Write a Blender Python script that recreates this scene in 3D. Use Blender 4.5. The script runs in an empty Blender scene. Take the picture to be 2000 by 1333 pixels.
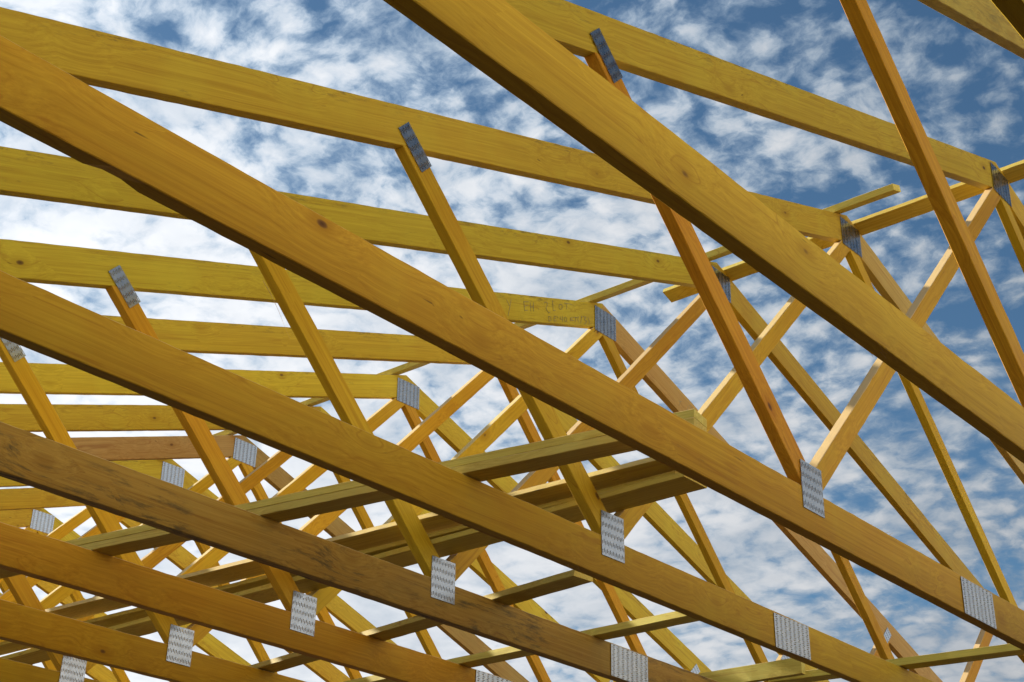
import bpy, bmesh, math, random
from mathutils import Vector, Matrix, Euler

S = 0.9          # truss spacing in metres; all truss dimensions below are in units of it
GZ = 3.43        # underside of the bottom chords above the ground
sc = bpy.context.scene
C = sc.collection
R = math.radians


def W(x, y, z):
    return Vector((x * S, y * S, z * S + GZ))


# ------------------------------------------------------------------ camera
cam = bpy.data.cameras.new('camera')
co = bpy.data.objects.new('camera', cam)
C.objects.link(co)
co.location = W(-1.7964, 5.6236, -2.0358)
co.rotation_euler = Euler((2.0351, -0.0156, -2.4447), 'XYZ')
cam.sensor_width = 36
cam.lens = 2943.64 / 2000 * 36
cam.clip_start = 0.05
cam.clip_end = 5000
sc.camera = co

# ------------------------------------------------------------------ sun and sky
SUN = Vector((1.0, 0.135, 0.4375)).normalized()
elev = math.asin(SUN.z)
sun = bpy.data.lights.new('sun', 'SUN')
sun.energy = 5.0
sun.angle = R(0.5)
sun.color = (1.0, 0.93, 0.82)
so = bpy.data.objects.new('sun', sun)
C.objects.link(so)
so.rotation_euler = SUN.to_track_quat('Z', 'Y').to_euler()
so.location = (0, 0, 30)

world = bpy.data.worlds.new('World')
sc.world = world
world.use_nodes = True
wt = world.node_tree
wt.nodes.clear()


class NT:
    """tiny helper to write node trees"""
    def __init__(s, t): s.t = t
    def n(s, typ, ins=None, **kw):
        nd = s.t.nodes.new(typ)
        for k, v in kw.items(): setattr(nd, k, v)
        for k, v in (ins or {}).items():
            if isinstance(v, bpy.types.NodeSocket): s.t.links.new(v, nd.inputs[k])
            else: nd.inputs[k].default_value = v
        return nd
    def m(s, op, a, b=0.0, c=0.0, clamp=False):
        return s.n('ShaderNodeMath', {0: a, 1: b, 2: c}, operation=op, use_clamp=clamp).outputs[0]
    def vm(s, op, a, b=(0, 0, 0)):
        return s.n('ShaderNodeVectorMath', {0: a, 1: b}, operation=op).outputs[0]
    def ramp(s, f, pts, interp='LINEAR'):
        nd = s.n('ShaderNodeValToRGB', {0: f}); cr = nd.color_ramp; cr.interpolation = interp
        while len(cr.elements) < len(pts): cr.elements.new(0.5)
        for e, (p, c) in zip(cr.elements, pts):
            e.position = p; e.color = c if len(c) == 4 else (*c, 1)
        return nd.outputs[0]
    def mr(s, v, a, b, c=0.0, d=1.0, sm=False):
        return s.n('ShaderNodeMapRange', {0: v, 1: a, 2: b, 3: c, 4: d},
                   interpolation_type='SMOOTHSTEP' if sm else 'LINEAR').outputs[0]
    def noise(s, vec, scale, detail=4.0, rough=0.5, lac=2.0, dist=0.0):
        return s.n('ShaderNodeTexNoise', {'Vector': vec, 'Scale': scale, 'Detail': detail, 'Roughness': rough,
                                          'Lacunarity': lac, 'Distortion': dist})
    def mix(s, f, a, b, bt='MIX'):
        nd = s.n('ShaderNodeMix', {0: f, 6: a, 7: b}, data_type='RGBA', blend_type=bt)
        return nd.outputs[2]


w = NT(wt)
tc = w.n('ShaderNodeTexCoord').outputs['Generated']
sky = w.n('ShaderNodeTexSky', sky_type='NISHITA', sun_disc=False, sun_elevation=elev,
          sun_rotation=math.atan2(SUN.x, SUN.y), altitude=200, air_density=1.0, dust_density=0.6, ozone_density=1.6)
sep = w.n('ShaderNodeSeparateXYZ', {0: tc})
zc = w.m('MAXIMUM', w.m('ADD', sep.outputs[2], 0.22), 0.10)
plane = w.n('ShaderNodeCombineXYZ', {0: w.m('DIVIDE', sep.outputs[0], zc), 1: w.m('DIVIDE', sep.outputs[1], zc), 2: 0.0}).outputs[0]
# altocumulus layer: broad cover, rows of puffs, fine torn edges
def wob(vec, scale, amt, det=3.0, off=(0, 0, 0)):
    nz = w.noise(w.vm('ADD', vec, off), scale, det, 0.55).outputs['Color']
    return w.vm('ADD', vec, w.vm('MULTIPLY', w.vm('SUBTRACT', nz, (0.5, 0.5, 0.5)), (amt, amt, 0.0)))
plane = w.vm('MULTIPLY', plane, (1.45, 1.45, 1.0))
pw = wob(plane, 2.6, 0.14)
pf = wob(pw, 30.0, 0.022, 5.0, (4, 1, 0))
big = w.noise(pw, 1.9, 3.0, 0.5).outputs[0]
mid = w.noise(pf, 9.0, 4.0, 0.55).outputs[0]
puff = w.noise(pf, 30.0, 6.0, 0.60).outputs[0]
cell = w.n('ShaderNodeTexVoronoi', {'Vector': pf, 'Scale': 24.0, 'Smoothness': 0.5}, feature='SMOOTH_F1').outputs[0]
cov = w.n('ShaderNodeVectorMath', {0: w.vm('ABSOLUTE', tc), 1: (1.15, 0.0, -1.25)}, operation='DOT_PRODUCT').outputs['Value']
clear = w.m('MULTIPLY', w.mr(sep.outputs[2], 0.36, 0.52, 0.0, 0.5), w.mr(sep.outputs[0], 0.1, -0.3, 0.0, 1.0))   # overhead behind is open blue
cov = w.m('ADD', w.m('SUBTRACT', cov, clear), 0.02)
dens = w.m('ADD', w.m('ADD', w.m('MULTIPLY', w.m('ADD', w.m('MULTIPLY', w.m('SUBTRACT', puff, 0.5), w.mr(sep.outputs[2], 0.22, 0.50, 0.62, 1.05)), 0.5), 0.98), w.m('MULTIPLY', mid, 0.72)),
           w.m('ADD', w.m('MULTIPLY', cell, -0.52), w.m('ADD', w.m('MULTIPLY', big, 0.80), w.m('MULTIPLY', cov, 0.78))))
mask = w.mr(dens, 0.64, 1.08, 0.0, 1.0, True)
thick = w.mr(dens, 0.80, 1.36, 0.0, 1.0, True)
sund = w.n('ShaderNodeVectorMath', {0: tc, 1: tuple(SUN)}, operation='DOT_PRODUCT').outputs['Value']
fwd = w.mr(sund, 0.30, 0.90, 0.76, 1.55)
bck = w.m('MULTIPLY', w.mr(sund, 0.05, -0.75, 0.0, 2.9), w.mr(sep.outputs[2], 0.25, 0.48, 1.0, 0.0))          # clouds opposite the sun are lit from the front
glow = w.m('ADD', fwd, bck)
ccol = w.mix(thick, (0.42, 0.55, 0.70, 1), (0.92, 0.94, 0.97, 1))
grey = w.noise(w.vm('ADD', pf, (3.1, 7.7, 0)), 5.0, 5.0, 0.55).outputs[0]
ccol = w.mix(w.mr(grey, 0.44, 0.66, 0.0, 0.48), ccol, (0.38, 0.48, 0.60, 1))
ccol = w.vm('MULTIPLY', ccol, w.n('ShaderNodeCombineXYZ', {0: glow, 1: glow, 2: glow}).outputs[0])
bg1 = w.n('ShaderNodeBackground', {0: w.vm('MULTIPLY', sky.outputs[0], (0.72, 1.0, 1.12)), 1: 0.052})
bg2 = w.n('ShaderNodeBackground', {0: ccol, 1: 0.47})
mx = w.n('ShaderNodeMixShader', {0: w.m('MULTIPLY', mask, 0.96), 1: bg1.outputs[0], 2: bg2.outputs[0]})
out = w.n('ShaderNodeOutputWorld', {0: mx.outputs[0]})

sc.view_settings.view_transform = 'Standard'
sc.view_settings.look = 'None'
sc.view_settings.exposure = 0.75
sc.view_settings.gamma = 1.0


# ------------------------------------------------------------------ materials
def new_mat(name):
    m = bpy.data.materials.new(name)
    m.use_nodes = True
    m.node_tree.nodes.clear()
    return m, NT(m.node_tree)


def wood(name, light, dark, stain=0.0, knot=1.0, grime=0.35, rough=0.62, grain=1.0, spec=0.16, fade=0.8, edge=0.0):
    """sawn softwood: object X runs along the board"""
    m, k = new_mat(name)
    tc = k.n('ShaderNodeTexCoord').outputs['Object']
    rnd = k.n('ShaderNodeObjectInfo').outputs['Random']
    off = k.n('ShaderNodeCombineXYZ', {0: k.m('MULTIPLY', rnd, 71.0), 1: k.m('MULTIPLY', rnd, 13.0), 2: k.m('MULTIPLY', rnd, 37.0)}).outputs[0]
    p = k.vm('ADD', tc, off)
    # knots: long ellipsoids where branches cross the board
    kv = k.vm('MULTIPLY', p, (3.3, 0.7, 6.0))
    vor = k.n('ShaderNodeTexVoronoi', {'Vector': kv, 'Scale': 1.0, 'Randomness': 1.0})
    keep = k.m('GREATER_THAN', k.n('ShaderNodeSeparateColor', {0: vor.outputs['Color']}).outputs[0], 0.46)
    kd = k.m('ADD', vor.outputs['Distance'], k.m('MULTIPLY', k.m('SUBTRACT', 1.0, keep), 5.0))
    kn = k.m('MULTIPLY', k.mr(kd, 0.045, 0.080, 1.0, 0.0, True), knot)
    kring = k.m('MULTIPLY', k.mr(kd, 0.07, 0.26, 1.0, 0.0, True), knot)
    # grain lines, bent round the knots
    bend = k.m('MULTIPLY', k.mr(kd, 0.0, 0.8, 1.0, 0.0, True), 0.05)
    slow = k.noise(k.vm('MULTIPLY', p, (0.9, 3.0, 3.0)), 1.0, 2.0).outputs['Color']
    gp = k.vm('ADD', k.vm('ADD', p, k.n('ShaderNodeCombineXYZ', {0: 0.0, 1: bend, 2: bend}).outputs[0]),
              k.vm('MULTIPLY', k.vm('SUBTRACT', slow, (0.5, 0.5, 0.5)), (0.0, 0.028, 0.028)))
    g1 = k.noise(k.vm('MULTIPLY', gp, (0.8, 85, 85)), 1.0, 4.0, 0.65).outputs[0]
    g2 = k.noise(k.vm('MULTIPLY', gp, (2.6, 240, 240)), 1.0, 2.0, 0.6).outputs[0]
    gr = k.m('ADD', k.m('MULTIPLY', g1, 0.7), k.m('MULTIPLY', g2, 0.3))
    gf = k.mr(gr, 0.36, 0.66, 0.0, 1.0)
    base = k.mix(k.m('MULTIPLY', gf, 0.95 * grain), light, (dark[0] * 0.88, dark[1] * 0.84, dark[2] * 0.8, 1))
    # broad uneven take-up of the yellow treatment
    bl = k.noise(k.vm('MULTIPLY', p, (1.6, 7, 7)), 1.0, 4.0, 0.6).outputs[0]
    base = k.mix(k.mr(bl, 0.50, 0.80, 0.0, 0.40), base, (light[0] * 0.78, light[1] * 0.86, light[2] * 0.8, 1))
    bl2 = k.noise(k.vm('MULTIPLY', p, (3.2, 2.5, 2.5)), 1.0, 3.0, 0.5).outputs[0]
    base = k.mix(k.mr(bl2, 0.52, 0.78, 0.0, 0.45), base, (light[0] * 1.02, light[1] * 1.18, light[2] * 1.3, 1))
    # a few long darker growth lines
    gl = k.noise(k.vm('MULTIPLY', gp, (0.30, 15, 15)), 1.0, 1.0, 0.4).outputs[0]
    glm = k.m('MULTIPLY', k.mr(k.m('ABSOLUTE', k.m('SUBTRACT', gl, 0.5)), 0.0, 0.016, 0.45, 0.0, True), k.mr(bl2, 0.40, 0.56, 0.0, 1.0))
    base = k.mix(glm, base, (dark[0] * 0.70, dark[1] * 0.52, dark[2] * 0.6, 1))
    # thin handling marks and dirt
    dm = k.noise(k.vm('MULTIPLY', p, (9, 60, 60)), 1.0, 5.0, 0.7).outputs[0]
    dz = k.noise(k.vm('MULTIPLY', p, (1.9, 6, 6)), 1.0, 2.0, 0.5).outputs[0]
    dirt = k.m('MULTIPLY', k.mr(dm, 0.60, 0.74, 0.0, 1.0), k.mr(dz, 0.50, 0.66, 0.0, 1.0))
    base = k.mix(k.m('MULTIPLY', dirt, grime), base, (0.10, 0.075, 0.035, 1))
    if edge:
        ez = k.n('ShaderNodeSeparateXYZ', {0: tc}).outputs[2]
        en = k.noise(k.vm('MULTIPLY', p, (14, 70, 70)), 1.0, 6.0, 0.75).outputs[0]
        ez2 = k.noise(k.vm('MULTIPLY', p, (1.3, 4, 4)), 1.0, 2.0, 0.5).outputs[0]
        em = k.m('MULTIPLY', k.mr(ez, 0.02, 0.082, 0.0, 1.0), k.m('MULTIPLY', k.mr(en, 0.52, 0.64, 0.0, 1.0), k.mr(ez2, 0.38, 0.55, 0.0, 1.0)))
        base = k.mix(k.m('MULTIPLY', em, edge), base, (0.09, 0.075, 0.035, 1))
    if stain:
        st = k.noise(k.vm('MULTIPLY', gp, (4.5, 26, 26)), 1.0, 6.0, 0.72).outputs[0]
        sz = k.noise(k.vm('MULTIPLY', p, (1.2, 3, 4)), 1.0, 2.0, 0.5).outputs[0]
        sm = k.m('MULTIPLY', k.mr(st, 0.50, 0.64, 0.0, 1.0), k.mr(sz, 0.36, 0.56, 0.0, 1.0))
        base = k.mix(k.m('MULTIPLY', sm, stain), base, (0.055, 0.05, 0.03, 1))
    base = k.mix(k.m('MULTIPLY', kring, 0.5), base, (dark[0] * 0.75, dark[1] * 0.66, dark[2] * 0.5, 1))
    base = k.mix(k.m('MULTIPLY', kn, 0.80), base, (0.13, 0.055, 0.018, 1))
    # pith of the knot
    base = k.mix(k.m('MULTIPLY', k.mr(kd, 0.02, 0.05, 1.0, 0.0), 0.55 * knot), base, (0.05, 0.02, 0.01, 1))
    # small checks
    ck = k.n('ShaderNodeTexVoronoi', {'Vector': k.vm('MULTIPLY', gp, (3.4, 34, 34)), 'Scale': 1.0})
    cks = k.m('GREATER_THAN', k.n('ShaderNodeSeparateColor', {0: ck.outputs['Color']}).outputs[1], 0.93)
    ckm = k.m('MULTIPLY', k.mr(ck.outputs['Distance'], 0.05, 0.13, 1.0, 0.0), cks)
    base = k.mix(k.m('MULTIPLY', ckm, 0.75), base, (0.06, 0.03, 0.012, 1))
    # upward narrow faces have bleached and greyed in the weather
    nz_ = k.n('ShaderNodeSeparateXYZ', {0: k.n('ShaderNodeVectorTransform', {0: k.n('ShaderNodeNewGeometry').outputs['Normal']}, vector_type='NORMAL', convert_from='WORLD', convert_to='OBJECT').outputs[0]}).outputs[2]
    base = k.mix(k.m('MULTIPLY', k.mr(nz_, 0.45, 0.75, 0.0, fade), k.mr(bl, 0.3, 0.7, 1.0, 0.8)), base, (0.80, 0.64, 0.34, 1))
    hv = k.mr(rnd, 0.0, 1.0, 0.86, 1.12)
    hsv = k.n('ShaderNodeHueSaturation', {'Hue': k.mr(k.m('FRACT', k.m('MULTIPLY', rnd, 9.7)), 0, 1, 0.488, 0.510), 'Saturation': 1.0, 'Value': hv, 'Color': base})
    bh = k.m('ADD', k.m('MULTIPLY', gr, 1.0), k.m('MULTIPLY', k.noise(k.vm('MULTIPLY', p, (60, 300, 300)), 1.0, 2.0).outputs[0], 0.6))
    bump = k.n('ShaderNodeBump', {'Strength': 0.35, 'Distance': 0.0016, 'Height': bh})
    b = k.n('ShaderNodeBsdfPrincipled', {'Base Color': hsv.outputs[0], 'Roughness': rough, 'Specular IOR Level': spec, 'Normal': bump.outputs[0]})
    k.n('ShaderNodeOutputMaterial', {0: b.outputs[0]})
    return m


M = {}
M['chord'] = wood('orange_stained_chord_timber', (0.645, 0.395, 0.026, 1), (0.53, 0.295, 0.016, 1))
M['chord_deep'] = wood('deep_amber_chord_timber', (0.585, 0.350, 0.020, 1), (0.48, 0.262, 0.013, 1))
M['chord_yellow'] = wood('yellow_orange_chord_timber', (0.655, 0.415, 0.030, 1), (0.56, 0.325, 0.019, 1), knot=1.0)
M['chord_mould'] = wood('mould_streaked_chord_timber', (0.50, 0.30, 0.055, 1), (0.36, 0.19, 0.03, 1), stain=0.75, grime=0.7)
M['rafter'] = wood('yellow_stained_rafter_timber', (0.65, 0.462, 0.036, 1), (0.53, 0.35, 0.024, 1), grime=0.6, grain=1.0, edge=0.75)
M['rafter_mould'] = wood('mould_spotted_rafter_timber', (0.52, 0.38, 0.07, 1), (0.42, 0.28, 0.045, 1), stain=0.8, grime=0.8)
M['rafter_brown'] = wood('weathered_brown_rafter_timber', (0.44, 0.28, 0.085, 1), (0.34, 0.19, 0.05, 1), grime=0.3)
M['rafter_pale'] = wood('pale_weathered_rafter_timber', (0.56, 0.37, 0.10, 1), (0.46, 0.28, 0.06, 1), grime=0.5)
M['web'] = wood('amber_web_timber', (0.68, 0.42, 0.025, 1), (0.56, 0.31, 0.015, 1), grain=0.9)
M['web_red'] = wood('reddish_amber_web_timber', (0.64, 0.355, 0.020, 1), (0.50, 0.24, 0.011, 1))
M['brace'] = wood('pale_olive_brace_board', (0.72, 0.59, 0.13, 1), (0.58, 0.44, 0.075, 1), grain=1.0, grime=0.4)

m, k = new_mat('galvanised_steel')
tc = k.n('ShaderNodeTexCoord').outputs['Object']
rnd = k.n('ShaderNodeObjectInfo').outputs['Random']
p = k.vm('ADD', tc, k.n('ShaderNodeCombineXYZ', {0: k.m('MULTIPLY', rnd, 5.0), 1: 0.0, 2: rnd}).outputs[0])
sp = k.n('ShaderNodeTexVoronoi', {'Vector': p, 'Scale': 90.0}).outputs['Color']
spv = k.n('ShaderNodeSeparateColor', {0: sp}).outputs[0]
nz = k.noise(p, 18, 4.0, 0.6).outputs[0]
col = k.mix(k.m('ADD', k.m('MULTIPLY', spv, 0.35), k.m('MULTIPLY', nz, 0.6)), (0.23, 0.25, 0.265, 1), (0.36, 0.375, 0.38, 1))
b = k.n('ShaderNodeBsdfPrincipled', {'Base Color': col, 'Metallic': 0.92, 'Roughness': k.mr(nz, 0.3, 0.7, 0.20, 0.36),
        'Normal': k.n('ShaderNodeBump', {'Strength': 0.12, 'Distance': 0.002, 'Height': nz}).outputs[0]})
k.n('ShaderNodeOutputMaterial', {0: b.outputs[0]})
M['steel'] = m


def plain(name, c1, c2, scale, rough=0.9, bump=0.2, dist=0.01):
    m, k = new_mat(name)
    tc = k.n('ShaderNodeTexCoord').outputs['Object']
    nz = k.noise(tc, scale, 8.0, 0.65).outputs[0]
    nb = k.noise(tc, scale * 0.07, 3.0, 0.5).outputs[0]
    col = k.mix(k.mr(k.m('ADD', k.m('MULTIPLY', nz, 0.6), k.m('MULTIPLY', nb, 0.4)), 0.35, 0.65), c1, c2)
    b = k.n('ShaderNodeBsdfPrincipled', {'Base Color': col, 'Roughness': rough,
            'Normal': k.n('ShaderNodeBump', {'Strength': bump, 'Distance': dist, 'Height': nz}).outputs[0]})
    k.n('ShaderNodeOutputMaterial', {0: b.outputs[0]})
    return m


M['pencil'] = plain('pencil_mark', (0.20, 0.18, 0.09, 1), (0.36, 0.28, 0.09, 1), 60, 0.5)
M['splinter'] = plain('split_wood_fibre', (0.55, 0.34, 0.12, 1), (0.66, 0.45, 0.2, 1), 50)
M['ground'] = plain('trodden_earth', (0.044, 0.021, 0.009, 1), (0.078, 0.040, 0.019, 1), 1.5, 0.95, 0.6, 0.03)
M['slab'] = plain('dark_damp_screed', (0.042, 0.022, 0.011, 1), (0.066, 0.037, 0.020, 1), 3.0, 0.85)


def block_mat():
    m, k = new_mat('grey_blockwork')
    tc = k.n('ShaderNodeTexCoord').outputs['Object']
    s = k.n('ShaderNodeSeparateXYZ', {0: tc})
    v = k.n('ShaderNodeCombineXYZ', {0: k.m('ADD', s.outputs[0], s.outputs[1]), 1: s.outputs[2], 2: 0.0}).outputs[0]
    br = k.n('ShaderNodeTexBrick', {'Vector': v, 'Color1': (0.30, 0.29, 0.27, 1), 'Color2': (0.24, 0.235, 0.22, 1), 'Mortar': (0.17, 0.165, 0.155, 1),
             'Scale': 1.0, 'Mortar Size': 0.008, 'Brick Width': 0.5, 'Row Height': 0.2})
    nz = k.noise(tc, 25, 6.0, 0.7).outputs[0]
    col = k.mix(k.m('MULTIPLY', nz, 0.4), br.outputs[0], (0.16, 0.15, 0.14, 1))
    b = k.n('ShaderNodeBsdfPrincipled', {'Base Color': col, 'Roughness': 0.9,
            'Normal': k.n('ShaderNodeBump', {'Strength': 0.4, 'Distance': 0.006, 'Height': k.m('SUBTRACT', nz, br.outputs[1])}).outputs[0]})
    k.n('ShaderNodeOutputMaterial', {0: b.outputs[0]})
    return m


M['block'] = block_mat()


# ------------------------------------------------------------------ object helpers
def tag(o, label=None, cat=None, group=None, kind=None):
    if label: o['label'] = label
    if cat: o['category'] = cat
    if group: o['group'] = group
    if kind: o['kind'] = kind
    return o


def link_mesh(name, bm, mat, parent=None, matrix=None, smooth=False):
    me = bpy.data.meshes.new(name)
    bmesh.ops.recalc_face_normals(bm, faces=bm.faces)
    bm.to_mesh(me)
    bm.free()
    me.materials.append(mat)
    if smooth:
        for f in me.polygons: f.use_smooth = True
    o = bpy.data.objects.new(name, me)
    C.objects.link(o)
    place(o, parent, matrix)
    return o


def place(o, parent, matrix):
    if parent is not None:
        o.parent = parent
        if matrix is not None: o.matrix_basis = Matrix.Translation(-parent.location) @ matrix
    elif matrix is not None:
        o.matrix_basis = matrix


def clip(poly, a, b, c):
    """keep the part of a 2-D polygon where a*y + b*z <= c"""
    res = []
    n = len(poly)
    for i in range(n):
        P, Q = poly[i], poly[(i + 1) % n]
        dp = a * P[0] + b * P[1] - c
        dq = a * Q[0] + b * Q[1] - c
        if dp <= 0: res.append(P)
        if dp * dq < 0:
            t = dp / (dp - dq)
            res.append((P[0] + (Q[0] - P[0]) * t, P[1] + (Q[1] - P[1]) * t))
    return res


def frame(origin, u, up):
    u = u.normalized()
    wv = (up - u * up.dot(u)).normalized()
    v = wv.cross(u)
    m = Matrix((( u.x, v.x, wv.x, origin.x), (u.y, v.y, wv.y, origin.y), (u.z, v.z, wv.z, origin.z), (0, 0, 0, 1)))
    return m


def board_bm(poly, th, h, seed, step=0.05, wob=0.0004, notches=()):
    """extrude a convex board outline (u, w) by th along +v; long sides at w = +-h/2 are cut into short
    stations so that the arrises wander a little like sawn timber"""
    rnd = random.Random(seed)
    e = 1e-5
    top = sorted([q for q in poly if abs(q[1] - h / 2) < e], key=lambda q: q[0])
    bot = sorted([q for q in poly if abs(q[1] + h / 2) < e], key=lambda q: q[0])
    if len(top) < 2 or len(bot) < 2:
        return None
    um = (top[0][0] + bot[0][0] + top[-1][0] + bot[-1][0]) / 4
    left = sorted([q for q in poly if abs(abs(q[1]) - h / 2) >= e and q[0] < um], key=lambda q: q[1])
    right = sorted([q for q in poly if abs(abs(q[1]) - h / 2) >= e and q[0] >= um], key=lambda q: q[1])
    L = max(top[-1][0], bot[-1][0]) - min(top[0][0], bot[0][0])
    n = max(2, int(L / step))
    bow = rnd.uniform(-1, 1) * min(0.0022, 0.0003 * L * L)
    bm = bmesh.new()
    ring = []
    r = min(0.0022, th * 0.1)
    for i in range(n + 1):
        t = i / n
        ub = bot[0][0] + (bot[-1][0] - bot[0][0]) * t
        ut = top[0][0] + (top[-1][0] - top[0][0]) * t
        inner = 0 < i < n
        def j(a=wob): return rnd.gauss(0, a) if inner else 0.0
        ox = bow * math.sin(math.pi * t)
        zb, zt = -h / 2 + j(), h / 2 + j()
        zb2 = -h / 2 + j()
        for (ua, ub_, dep) in notches:
            if ua < ub < ub_: zb2 += dep
        # eight points round: chamfered arrises
        cs = [(ub, ox + r + j(.0004), zb), (ub, ox + j(.0003), zb + r), (ut, ox + j(.0003), zt - r), (ut, ox + r + j(.0004), zt),
              (ut, ox + th - r, zt + j()), (ut, ox + th, zt - r), (ub, ox + th, zb2 + r), (ub, ox + th - r, zb2)]
        ring.append([bm.verts.new(c) for c in cs])
    for i in range(n):
        a, b = ring[i], ring[i + 1]
        for q in range(8):
            bm.faces.new((a[q], a[(q + 1) % 8], b[(q + 1) % 8], b[q]))
    for rr, ext in ((ring[0], left), (ring[-1], right)):
        if not ext:
            bm.faces.new(rr)
        else:
            # pointed end: near and far copies of the tip points
            nr = [bm.verts.new((q[0], r * 0.3, q[1])) for q in ext]
            fr = [bm.verts.new((q[0], th - r * 0.3, q[1])) for q in ext]
            bm.faces.new([rr[1]] + nr + [rr[2]])
            bm.faces.new([rr[6]] + fr + [rr[5]])
            lo = [rr[0], rr[7]]; hi = [rr[3], rr[4]]
            bm.faces.new([rr[1], rr[0], rr[7], rr[6], fr[0], nr[0]])
            for q in range(len(ext) - 1):
                bm.faces.new((nr[q], fr[q], fr[q + 1], nr[q + 1]))
            bm.faces.new([nr[-1], fr[-1], rr[5], rr[4], rr[3], rr[2]])
    return bm


# ------------------------------------------------------------------ truss geometry (units of the spacing)
D, T, HU, MS, DV = 0.1861, 0.0530, 2.392, 0.3466, 0.1999
YA = -2.23                       # ridge
HEEL = (HU - DV - 0) / MS        # where the underside of the rafter meets the chord underside
OFF = {0: (-.0161, -.0035, 0, .0054), 1: (-.0171, -.0053, .0042, -.0081), 2: (-.0066, .021, -.0034, -.0001),
       3: (.017, .0304, -.0061, .002), 4: (-.0061, .018, .0015, .0025), 5: (-.0012, -.0086, .0034, -.004),
       6: (.0094, -.0105, .0054, -.0055), 7: (.004, -.004, -.003, -.002), 8: (-.0007, -.0148, -.012, -.0058),
       9: (-.0013, -.0184, -.0038, .0131), 10: (.006, .004, .003, .0), 11: (.0011, .0132, .0108, .0004)}


def member(parent, name, i, P0, P1, h, clips, mat, seed, th=T, dx=0.0, notches=(), ext=0.3):
    """P0, P1: centre line ends (y, z) in units, running towards -y; clips: half-planes in (y, z)"""
    o = OFF.get(i, (0, 0, 0, 0))
    def place3(y, z):
        return W(i + dx + o[0] + (o[1] - o[0]) * z / 3.16, y + o[2], z + o[3])
    dy, dz = P1[0] - P0[0], P1[1] - P0[1]
    L = math.hypot(dy, dz)
    uy, uz = dy / L, dz / L
    wy, wz = -uz, uy
    if wz < 0: wy, wz = -wy, -wz
    A = (P0[0] - uy * ext, P0[1] - uz * ext)
    B = (P1[0] + uy * ext, P1[1] + uz * ext)
    poly = [(A[0] - wy * h / 2, A[1] - wz * h / 2), (B[0] - wy * h / 2, B[1] - wz * h / 2),
            (B[0] + wy * h / 2, B[1] + wz * h / 2), (A[0] + wy * h / 2, A[1] + wz * h / 2)]
    for c in clips: poly = clip(poly, *c)
    pl = []
    for (y, z) in poly:
        ry, rz = y - P0[0], z - P0[1]
        pl.append(((ry * uy + rz * uz) * S, (ry * wy + rz * wz) * S))
    g = []
    for q in pl:
        if not g or math.hypot(q[0] - g[-1][0], q[1] - g[-1][1]) > 1e-4: g.append(q)
    a, b = place3(*P0), place3(*P1)
    mtx = frame(a, b - a, Vector((0, wy, wz)))
    bm = board_bm(g, th * S, h * S, seed, notches=notches)
    if bm is None:
        print('BAD member', name, i, g)
        return None
    ob = link_mesh(name, bm, mat, parent, mtx)
    return ob


PL = {}


def plate_mesh(key, la, lb):
    """nail plate la (along the slots, 38 mm pitch) by lb (10 mm pitch); punched slots are real holes"""
    if key in PL: return PL[key]
    rnd = random.Random(hash(key) % 1000 if False else int(la * 1000 + lb * 7000))
    na = max(1, round(la / 0.0375)); nb = max(1, round(lb / 0.0098))
    ca, cb = la / na, lb / nb
    th = 0.0018
    bm = bmesh.new()
    cache = {}
    def V(a, b):
        kk = (round(a, 6), round(b, 6))
        if kk not in cache: cache[kk] = bm.verts.new((a, 0.0, b))
        return cache[kk]
    for ia in range(na):
        for ib in range(nb):
            a0, a1 = -la / 2 + ia * ca, -la / 2 + (ia + 1) * ca
            b0, b1 = -lb / 2 + ib * cb, -lb / 2 + (ib + 1) * cb
            sh = (0.0024 if ib % 2 else -0.0024)
            s0, s1 = (a0 + a1) / 2 + sh - 0.0082, (a0 + a1) / 2 + sh + 0.0082
            t0, t1 = (b0 + b1) / 2 - 0.0020, (b0 + b1) / 2 + 0.0020
            o = [V(a0, b0), V(a1, b0), V(a1, b1), V(a0, b1)]
            q = [bm.verts.new((s0, 0, t0)), bm.verts.new((s1, 0, t0)), bm.verts.new((s1, 0, t1)), bm.verts.new((s0, 0, t1))]
            for j in range(4):
                bm.faces.new((o[j], o[(j + 1) % 4], q[(j + 1) % 4], q[j]))
    r = bmesh.ops.extrude_face_region(bm, geom=bm.faces[:])
    for v in [g for g in r['geom'] if isinstance(g, bmesh.types.BMVert)]: v.co.y -= th
    bmesh.ops.recalc_face_normals(bm, faces=bm.faces)
    me = bpy.data.meshes.new('nail_plate')
    bm.to_mesh(me); bm.free()
    me.materials.append(M['steel'])
    PL[key] = me
    return me


def plate(parent, i, y, z, ay, az, la, lb, seed):
    """centre (y, z) in units, slots run along the direction (ay, az)"""
    o = OFF.get(i, (0, 0, 0, 0))
    rnd = random.Random(seed)
    x = i + o[0] + (o[1] - o[0]) * z / 3.16
    tilt = rnd.gauss(0, 0.012)
    ca, sa = math.cos(tilt), math.sin(tilt)
    ay, az = ay * ca - az * sa, ay * sa + az * ca
    me = plate_mesh(('%.3f' % la, '%.3f' % lb), la, lb)
    ob = bpy.data.objects.new('nail_plate', me)
    C.objects.link(ob)
    org = W(x, y + o[2] + rnd.gauss(0, .003), z + o[3] + rnd.gauss(0, .002)) + Vector((-0.0032, 0, 0))
    A = Vector((rnd.gauss(0, .003), ay, az)).normalized()
    # local x along the slots, local y = +X (into the timber)
    B = A.cross(Vector((1, 0, 0))).normalized()
    Yv = B.cross(A)
    mtx = Matrix(((A.x, Yv.x, B.x, org.x), (A.y, Yv.y, B.y, org.y), (A.z, Yv.z, B.z, org.z), (0, 0, 0, 1)))
    if Yv.x < 0:
        mtx = Matrix(((A.x, -Yv.x, -B.x, org.x), (A.y, -Yv.y, -B.y, org.y), (A.z, -Yv.z, -B.z, org.z), (0, 0, 0, 1)))
    place(ob, parent, mtx)
    return ob


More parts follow.
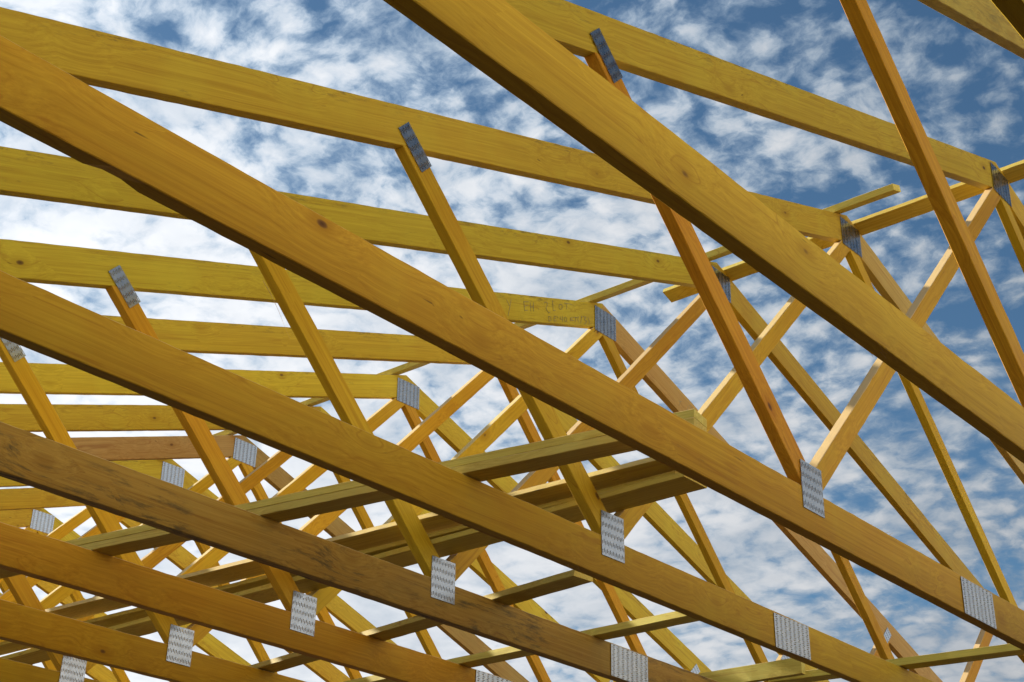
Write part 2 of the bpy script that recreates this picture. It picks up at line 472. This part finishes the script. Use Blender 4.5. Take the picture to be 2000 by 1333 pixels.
CH = {-1: 'chord', 0: 'chord_yellow', 1: 'chord', 2: 'chord_deep', 3: 'chord_mould'}
RF = {0: 'rafter_mould', 2: 'rafter', 8: 'rafter_brown'}


def my(y): return 2 * YA - y          # mirror about the ridge


def truss(i, label):
    root = bpy.data.objects.new('roof_truss', None)
    root.empty_display_size = 0.3
    C.objects.link(root)
    root.location = W(i, YA, 0)
    tag(root, label, 'roof truss', 'roof trusses set up in a row')
    s = 1000 + i * 50
    ch = M[CH.get(i, 'chord_deep')]
    rf = M[RF.get(i, 'rafter')]
    h = D
    YS = -1.079                       # butt joint of the two chord pieces
    hy = HEEL
    # bottom chord, cut back under the rafters
    up1 = (MS, 1, HU - DV)            # z + MS*y <= HU-DV
    up2 = (-MS, 1, HU - DV - 2 * MS * YA)
    g = 0.0006
    notch = ((2.12, 2.21, 0.010),) if i == 1 else ()
    member(root, 'bottom_chord', i, (hy - .05, D / 2), (YS, D / 2), D, [(-1, 0, -(YS + g)), up1], ch, s + 1, notches=notch)
    member(root, 'bottom_chord', i, (YS, D / 2), (my(hy) + .05, D / 2), D, [(1, 0, YS - g), up2], ch, s + 2)
    # rafters
    cs = math.cos(math.atan(MS))
    hr = DV * cs
    ye = 6.95
    zc = lambda y: HU - DV / 2 - MS * y
    member(root, 'rafter', i, (ye, zc(ye)), (YA, zc(YA)), hr, [(-1, 0, -(YA + g)), (1, 0, ye)], rf, s + 3)
    member(root, 'rafter', i, (YA, zc(YA)), (my(ye), zc(ye)), hr, [(1, 0, YA - g), (-1, 0, -my(ye))],
           M['rafter_pale'] if i in (2, 4) else rf, s + 4)
    # webs
    wm = [M['web'], M['web'], M['web'], M['web']]
    if i in (0,): wm[0] = M['web_red']
    if i in (1,): wm[0] = M['web_red']
    hT, hA = 0.104, 0.096
    ln = lambda y0, z0, sl, hh, side: (y0, z0, sl, hh, side)
    # T web: right-hand (upper) edge z = .307 + .974 (y - .485)
    sl = 0.985; c = 1 / math.hypot(1, sl)
    yc = lambda y: 0.305 + sl * (y - 0.485) - hT / 2 / c
    r1 = (MS, 1, HU - DV - g)
    r2 = (-MS, 1, HU - DV - 2 * MS * YA - g)
    lo = (0, -1, -(D + g))
    yb = 0.4427
    member(root, 'web', i, (1.86, yc(1.86)), (yb, yc(yb)), hT, [r1, lo, (-1, 0, -(yb + g))], wm[0], s + 5)
    # ridge web: upper edge z = .303 - 1.037 (y - .407)
    sl2 = -1.037; c2 = 1 / math.hypot(1, sl2)
    ya = lambda y: 0.303 + sl2 * (y - 0.407) - hA / 2 / c2
    member(root, 'web', i, (yb, ya(yb)), (YA, ya(YA)), hA, [r1, r2, lo, (1, 0, yb - g), (-1, 0, -(YA + g))], wm[1], s + 6)
    yb2 = my(yb)
    member(root, 'web', i, (YA, ya(YA)), (yb2, ya(yb)), hA, [r1, r2, lo, (-1, 0, -(yb2 + g)), (1, 0, YA - g)], wm[2], s + 7)
    member(root, 'web', i, (yb2, yc(yb)), (my(1.86), yc(1.86)), hT, [r2, lo, (1, 0, yb2 - g)], wm[3], s + 8)
    # nail plates
    plate(root, i, -2.258, 3.010, -1, 0, 0.228, 0.178, s + 9)                       # ridge
    for sgn in (0, 1):
        f = (lambda y: y) if not sgn else my
        plate(root, i, f(0.456), 0.1965, 0, 1, 0.186, 0.151, s + 10 + sgn)          # chord joint
        # web head, in line with the web
        d = Vector((0.155, 0.146)).normalized()
        plate(root, i, f(1.8147), 1.5637, d[0] * (-1 if sgn else 1), d[1], 0.190, 0.076, s + 12 + sgn)
        plate(root, i, f(5.75), 0.20, -1, 0, 0.30, 0.158, s + 15 + sgn)             # heel
    plate(root, i, -1.081, 0.0898, -1, 0, 0.308, 0.158, s + 14)                     # splice
    return root


LBL = {
    -1: 'nearest truss, only a dark corner of its chord showing at the very top right',
    0: 'truss whose huge yellow-orange bottom chord crosses from top middle to right edge',
    1: 'truss with the broad orange bottom chord running from upper left edge to lower right corner',
    2: 'truss whose yellow rafter crosses the top left and orange chord starts at mid left edge',
    3: 'truss with brown bottom chord streaked by black mould, low on the left',
    4: 'truss with handwritten pencil lettering on its rafter beside the ridge plate',
    5: 'truss right behind the pencil lettered one, its ridge hidden by a wide orange chord',
    6: 'truss with free standing ridge plate in mid picture, left of the pencil lettered truss',
    7: 'truss just in front of the weathered grey-brown rafter, its ridge peeping past a web',
    8: 'truss with weathered grey-brown rafters low in the left half',
    9: 'truss just behind the grey-brown one, ridge plate half covered by the mould streaked chord',
    10: 'truss with ridge wholly hidden by the mould streaked chord, in front of the leftmost plate',
    11: 'truss with the leftmost and smallest visible ridge plate, near the lower left edge',
    12: 'far truss just beyond the leftmost ridge plate, seen in bits through lower left gaps',
    13: 'farthest truss of the row, tiny bits of its slope showing at lower left',
}
roots = {}
for i in range(-1, 14):
    roots[i] = truss(i, LBL[i])


# ------------------------------------------------------------------ pencil lettering and loose fibres
TXT4 = [[(-1.1427, 2.7413), (-1.1756, 2.7084)], [(-1.1935, 2.7674), (-1.1821, 2.7064), (-1.1648, 2.6295)], [(-1.3263, 2.8021), (-1.3315, 2.7687), (-1.3374, 2.7358)], [(-1.3263, 2.8021), (-1.3821, 2.8231)], [(-1.3335, 2.7696), (-1.3694, 2.7893)], [(-1.3374, 2.7358), (-1.37, 2.754)], [(-1.3954, 2.8239), (-1.403, 2.7605)], [(-1.4025, 2.7912), (-1.4322, 2.806)], [(-1.4285, 2.8378), (-1.4327, 2.7728)], [(-1.4837, 2.814), (-1.4891, 2.8096)], [(-1.5459, 2.8822), (-1.5627, 2.8989), (-1.5818, 2.8997), (-1.5799, 2.8772), (-1.5665, 2.8523), (-1.5837, 2.8353), (-1.5974, 2.8265), (-1.6109, 2.8394)], [(-1.6378, 2.9402), (-1.6485, 2.8646), (-1.6761, 2.8808)], [(-1.751, 2.9388), (-1.7484, 2.9274), (-1.7413, 2.9169), (-1.7315, 2.9101), (-1.7218, 2.9088), (-1.7146, 2.9134), (-1.712, 2.9225), (-1.7146, 2.9338), (-1.7217, 2.9443), (-1.7315, 2.9512), (-1.7412, 2.9525), (-1.7484, 2.9479), (-1.751, 2.9388)], [(-1.77, 2.9771), (-1.8584, 3.0032)], [(-1.8038, 2.9878), (-1.7995, 2.9417)], [(-1.5976, 2.7978), (-1.6012, 2.7633)], [(-1.5975, 2.8002), (-1.6214, 2.8037), (-1.6236, 2.782), (-1.6012, 2.7633)], [(-1.659, 2.8278), (-1.6558, 2.7879)], [(-1.659, 2.8278), (-1.6831, 2.8353)], [(-1.6577, 2.808), (-1.6763, 2.8156)], [(-1.6558, 2.7879), (-1.6832, 2.7991)], [(-1.6949, 2.8386), (-1.6976, 2.8311)], [(-1.7316, 2.8527), (-1.7247, 2.8305), (-1.7525, 2.8409)], [(-1.7525, 2.8623), (-1.7525, 2.8225)], [(-1.8, 2.8589), (-1.7983, 2.8494), (-1.7937, 2.8411), (-1.7874, 2.8362), (-1.7811, 2.836), (-1.7765, 2.8405), (-1.7748, 2.8486), (-1.7765, 2.858), (-1.7811, 2.8663), (-1.7874, 2.8712), (-1.7937, 2.8715), (-1.7983, 2.8669), (-1.8, 2.8589)], [(-1.8686, 2.9006), (-1.8437, 2.8889), (-1.8415, 2.866), (-1.8827, 2.8828)], [(-1.8437, 2.8782), (-1.865, 2.8878)], [(-1.8792, 2.9084), (-1.9271, 2.927)], [(-1.9056, 2.9192), (-1.9011, 2.883)], [(-1.9386, 2.9386), (-1.927, 2.9132), (-1.934, 2.8939)], [(-1.9674, 2.9445), (-1.9776, 2.9576), (-1.9612, 2.8951)], [(-1.9942, 2.9605), (-2.0269, 2.9689), (-2.0048, 2.94), (-2.0338, 2.9379), (-2.0059, 2.9049)], [(-2.0487, 2.9729), (-2.063, 2.9538), (-2.059, 2.9224)]]
TXT4R = [[(-3.1809, 2.7205), (-3.2244, 2.7327)], [(-3.2061, 2.7272), (-3.1905, 2.6869)], [(-3.3098, 2.7195), (-3.2931, 2.6687)], [(-3.3226, 2.7337), (-3.3541, 2.7313), (-3.3769, 2.7174)]]


def strokes_bm(strokes, x, wd, inv):
    bm = bmesh.new()
    for st in strokes:
        pts = [W(x, y, z) for y, z in st]
        for a, b in zip(pts, pts[1:]):
            u = (b - a)
            if u.length < 1e-5: continue
            n = Vector((1, 0, 0)).cross(u.normalized()) * wd / 2
            u2 = u.normalized() * wd * 0.3
            q = [a - u2 - n, b + u2 - n, b + u2 + n, a - u2 + n]
            f = [bm.verts.new(inv @ (p + Vector((0, 0, 0)))) for p in q]
            g = [bm.verts.new(inv @ (p + Vector((0.0006, 0, 0)))) for p in q]
            bm.faces.new(f); bm.faces.new(g[::-1])
            for e in range(4): bm.faces.new((f[e], g[e], g[(e + 1) % 4], f[(e + 1) % 4]))
    return bm


def kids(root, name):
    return [c for c in C.objects if c.parent == root and c.name.split('.')[0] == name]


def on_part(name, bm, part, mat):
    o = link_mesh(name, bm, mat)
    o.parent = part
    return o


bpy.context.view_layer.update()
raft = kids(roots[4], 'rafter')
for part, st in ((raft[0], TXT4), (raft[1], TXT4R)):
    xo = OFF[4]
    x = 4 + xo[0] + (xo[1] - xo[0]) * 3.0 / 3.16 - 0.0032
    o = on_part('pencil_lettering', strokes_bm(st, x, 0.0034, part.matrix_world.inverted()), part, M['pencil'])


def fibre_bm(p0, p1, r, seed, inv, sag=0.01):
    rnd = random.Random(seed)
    bm = bmesh.new()
    n = 7
    prev = None
    for q in range(n + 1):
        t = q / n
        c = p0.lerp(p1, t) + Vector((rnd.gauss(0, .0012), rnd.gauss(0, .0012), -sag * math.sin(math.pi * t)))
        rr = r * (1 - t * 0.85)
        ring = [bm.verts.new(inv @ (c + Vector((math.cos(a) * rr, math.sin(a) * rr, math.sin(a) * rr * .4)))) for a in (0, 2.1, 4.2)]
        if prev:
            for e in range(3): bm.faces.new((prev[e], prev[(e + 1) % 3], ring[(e + 1) % 3], ring[e]))
        prev = ring
    return bm


def fibres(root, partname, k, lst):
    part = kids(root, partname)[k]
    for s_, (a, b, r, sag) in enumerate(lst):
        on_part('splinter', fibre_bm(W(*a), W(*b), r, s_, part.matrix_world.inverted(), sag), part, M['splinter'])


# long sliver peeling off the lower arris of a web, short ones at sawn edges
fibres(roots[3], 'web', 0, [((3.02, 1.735, 1.30), (3.0, 1.56, 1.06), 0.0016, -0.012), ((3.02, 1.72, 1.29), (2.98, 1.66, 1.17), 0.001, 0.004)])
rng = random.Random(4)
for i, y0, z0, cnt in ((1, -1.35, 0.0, 6), (1, -0.2, D, 3), (2, 0.75, 0.0, 5), (2, -1.0, D, 3), (0, 1.8, 0.0, 5), (0, 0.2, 0.0, 4)):
    lst = []
    for q in range(cnt):
        yy = y0 + rng.uniform(-.05, .05) * (4 if z0 else 1)
        sg = 1 if z0 else -1
        xx = i + OFF[i][0] + (rng.uniform(0.0, T) if not z0 else 0.002)
        lst.append(((xx, yy, z0 + OFF[i][3]), (xx + rng.uniform(-.01, .01), yy - rng.uniform(.01, .035), z0 + OFF[i][3] + sg * rng.uniform(.008, .022)), 0.0010, 0.0))
    fibres(roots[i], 'bottom_chord', 0 if y0 > -1.079 else 1, lst)


# ------------------------------------------------------------------ boards lying along the row
def long_board(name, x0, x1, yat, sl, wd, z0, th, mat, seed, label, cat, group, roll=0.0, lean=0.0, xref=2.0, zs=0.0):
    """+y lower edge follows y = yat + sl*(x-xref); width wd towards -y, underside at z0, rolled about x"""
    a = W(x0, yat + sl * (x0 - xref), z0 + zs * (x0 - xref))
    b = W(x1, yat + sl * (x1 - xref), z0 + zs * (x1 - xref))
    u = (b - a).normalized()
    up = Vector((0, -math.sin(roll), math.cos(roll)))
    # local: x along the board, z up, y = z x x  (points to +y); section spans y in [-wd, 0], z in [0, th]
    wv = (up - u * up.dot(u)).normalized()
    v = wv.cross(u)
    L = (b - a).length
    rnd = random.Random(seed)
    bm = bmesh.new()
    n = max(3, int(L / 0.06))
    r = 0.0018
    W_, H_ = wd * S, th * S
    rings = []
    bow = rnd.uniform(-1, 1) * 0.003
    for q in range(n + 1):
        t = q / n
        x = -L / 2 + L * t
        def j(s=.0007): return rnd.gauss(0, s) if 0 < q < n else 0
        bz = 0.0
        by = bow * math.sin(math.pi * t * 1.7)
        c = [(-W_ + r, 0), (-r, 0), (0, r), (-lean * H_, H_ - r), (-r - lean * H_, H_), (-W_ + r, H_), (-W_, H_ - r), (-W_, r)]
        rings.append([bm.verts.new((x, by + p + j(), zz + bz + abs(j(.0004)))) for p, zz in c])
    for q in range(n):
        for e in range(8):
            bm.faces.new((rings[q][e], rings[q][(e + 1) % 8], rings[q + 1][(e + 1) % 8], rings[q + 1][e]))
    bm.faces.new(rings[0]); bm.faces.new(rings[-1])
    ctr = (a + b) / 2
    mtx = Matrix(((u.x, v.x, wv.x, ctr.x), (u.y, v.y, wv.y, ctr.y), (u.z, v.z, wv.z, ctr.z), (0, 0, 0, 1)))
    o = link_mesh(name, bm, mat, None, mtx)
    tag(o, label, cat, group)
    return o


GB = 'boards laid lengthwise on the bottom chords'
GV = 'loose boards stacked in the web joints'
GR = 'battens running along the ridge'
zt = D + 0.0035
long_board('brace_board', 1.0, 9.2, 1.456, 0.167, 0.118, zt, 0.034, M['brace'], 1,
           'lower board of the stacked pair laid on the bottom chords left of the web joints', 'board', GB)
long_board('brace_board', 1.0, 9.2, 1.452, 0.167, 0.117, zt + 0.0355, 0.034, M['brace'], 2,
           'upper board of the stacked pair laid on the bottom chords left of the web joints', 'board', GB)
# three loose boards stacked in the valley of the web joints
long_board('brace_board', 1.45, 9.5, 0.601, 0.0155, 0.195, 0.440, 0.033, M['brace'], 3,
           'top board of the loose stack lying in the web joints, with the bright sunlit edge', 'board', GV, lean=0.60, zs=0.020)
long_board('brace_board', 1.62, 9.3, 0.5065, 0.007, 0.15, 0.391, 0.028, M['brace'], 4,
           'middle board of the loose stack lying in the web joints, a thin yellow strip', 'board', GV, lean=0.40, zs=0.0133)
long_board('brace_board', 1.55, 9.0, 0.532, 0.0, 0.180, 0.356, 0.030, M['brace'], 5,
           'lowest board of the loose stack in the web joints, its end in the open', 'board', GV, lean=0.25)
long_board('brace_board', 2.457, 6.3, 0.185, -0.105, 0.134, zt, 0.036, M['brace'], 6,
           'short board with its sawn end in the open just right of the web joint plates', 'board', GB, lean=0.25)
long_board('brace_board', 2.075, 6.4, -0.742, -0.01, 0.115, zt, 0.042, M['brace'], 7,
           'board meeting the mould streaked chord just left of its splice plate', 'board', GB, lean=0.20)
long_board('brace_board', 0.90, 2.80, -2.290, 0.12, 0.115, zt, 0.042, M['brace'], 8,
           'board with rippled edge reaching the bottom right edge of the picture', 'board', GB)
long_board('brace_board', 2.525, 5.6, -2.115, 0.03, 0.045, zt, 0.098, M['brace'], 9,
           'board standing on edge at the bottom, its square end below a splice plate', 'board', GB, xref=2.5)
sl = math.atan(MS)
hz = lambda y: HU - MS * y
long_board('ridge_batten', 1.60, 13.6, -2.066, 0.0, 0.108, hz(-2.066) + 0.004, 0.044, M['brace'], 10,
           'batten on the left slope side of the ridge, its end poking out past the apex', 'batten', GR, roll=-sl * 1.0)
hz2 = lambda y: HU - MS * (2 * YA - y)
long_board('ridge_batten', 0.30, 3.545, -2.318, 0.0, 0.118, hz2(-2.318) + 0.004, 0.034, M['brace'], 11,
           'batten with bright sunlit edge on the far side of the ridge', 'batten', GR, roll=sl)

# ------------------------------------------------------------------ ground, slab, walls carrying the trusses
bm = bmesh.new()
bmesh.ops.create_grid(bm, x_segments=60, y_segments=60, size=900)
for v in bm.verts:
    d = math.hypot(v.co.x, v.co.y)
    v.co.z = -0.02 if d < 60 else -0.02 - 0.6 * math.sin(v.co.x * .011) * math.cos(v.co.y * .009)
g = link_mesh('ground', bm, M['ground'])
tag(g, 'bare trodden earth around the building', None, None, 'structure')


def box_bm(x0, x1, y0, y1, z0, z1, bev=0.0):
    bm = bmesh.new()
    bmesh.ops.create_cube(bm, size=1)
    for v in bm.verts:
        v.co = Vector(((x0 + x1) / 2 + v.co.x * (x1 - x0), (y0 + y1) / 2 + v.co.y * (y1 - y0), (z0 + z1) / 2 + v.co.z * (z1 - z0)))
    if bev: bmesh.ops.bevel(bm, geom=bm.edges[:], offset=bev, segments=2, affect='EDGES')
    return bm


yw1, yw2 = 5.95 * S, my(5.95) * S
o = link_mesh('floor', box_bm(-1.6, 12.6, yw2 - .14, yw1 + .14, -0.3, 0.02), M['slab'])
tag(o, 'dark damp floor slab under the trusses', None, None, 'structure')
for yy, lb in ((yw1, 'grey block wall carrying the near ends of the trusses'), (yw2, 'grey block wall carrying the far ends of the trusses')):
    o = link_mesh('block_wall', box_bm(-1.6, 12.6, yy - .11, yy + .11, 0.024, GZ - 0.072, 0.004), M['block'])
    tag(o, lb, 'wall')
    o = link_mesh('wall_plate', box_bm(-1.6, 12.6, yy - .05, yy + .05, GZ - 0.0695, GZ - 0.009, 0.003), M['brace'])
    tag(o, 'timber plate on top of the ' + lb[5:], 'beam')
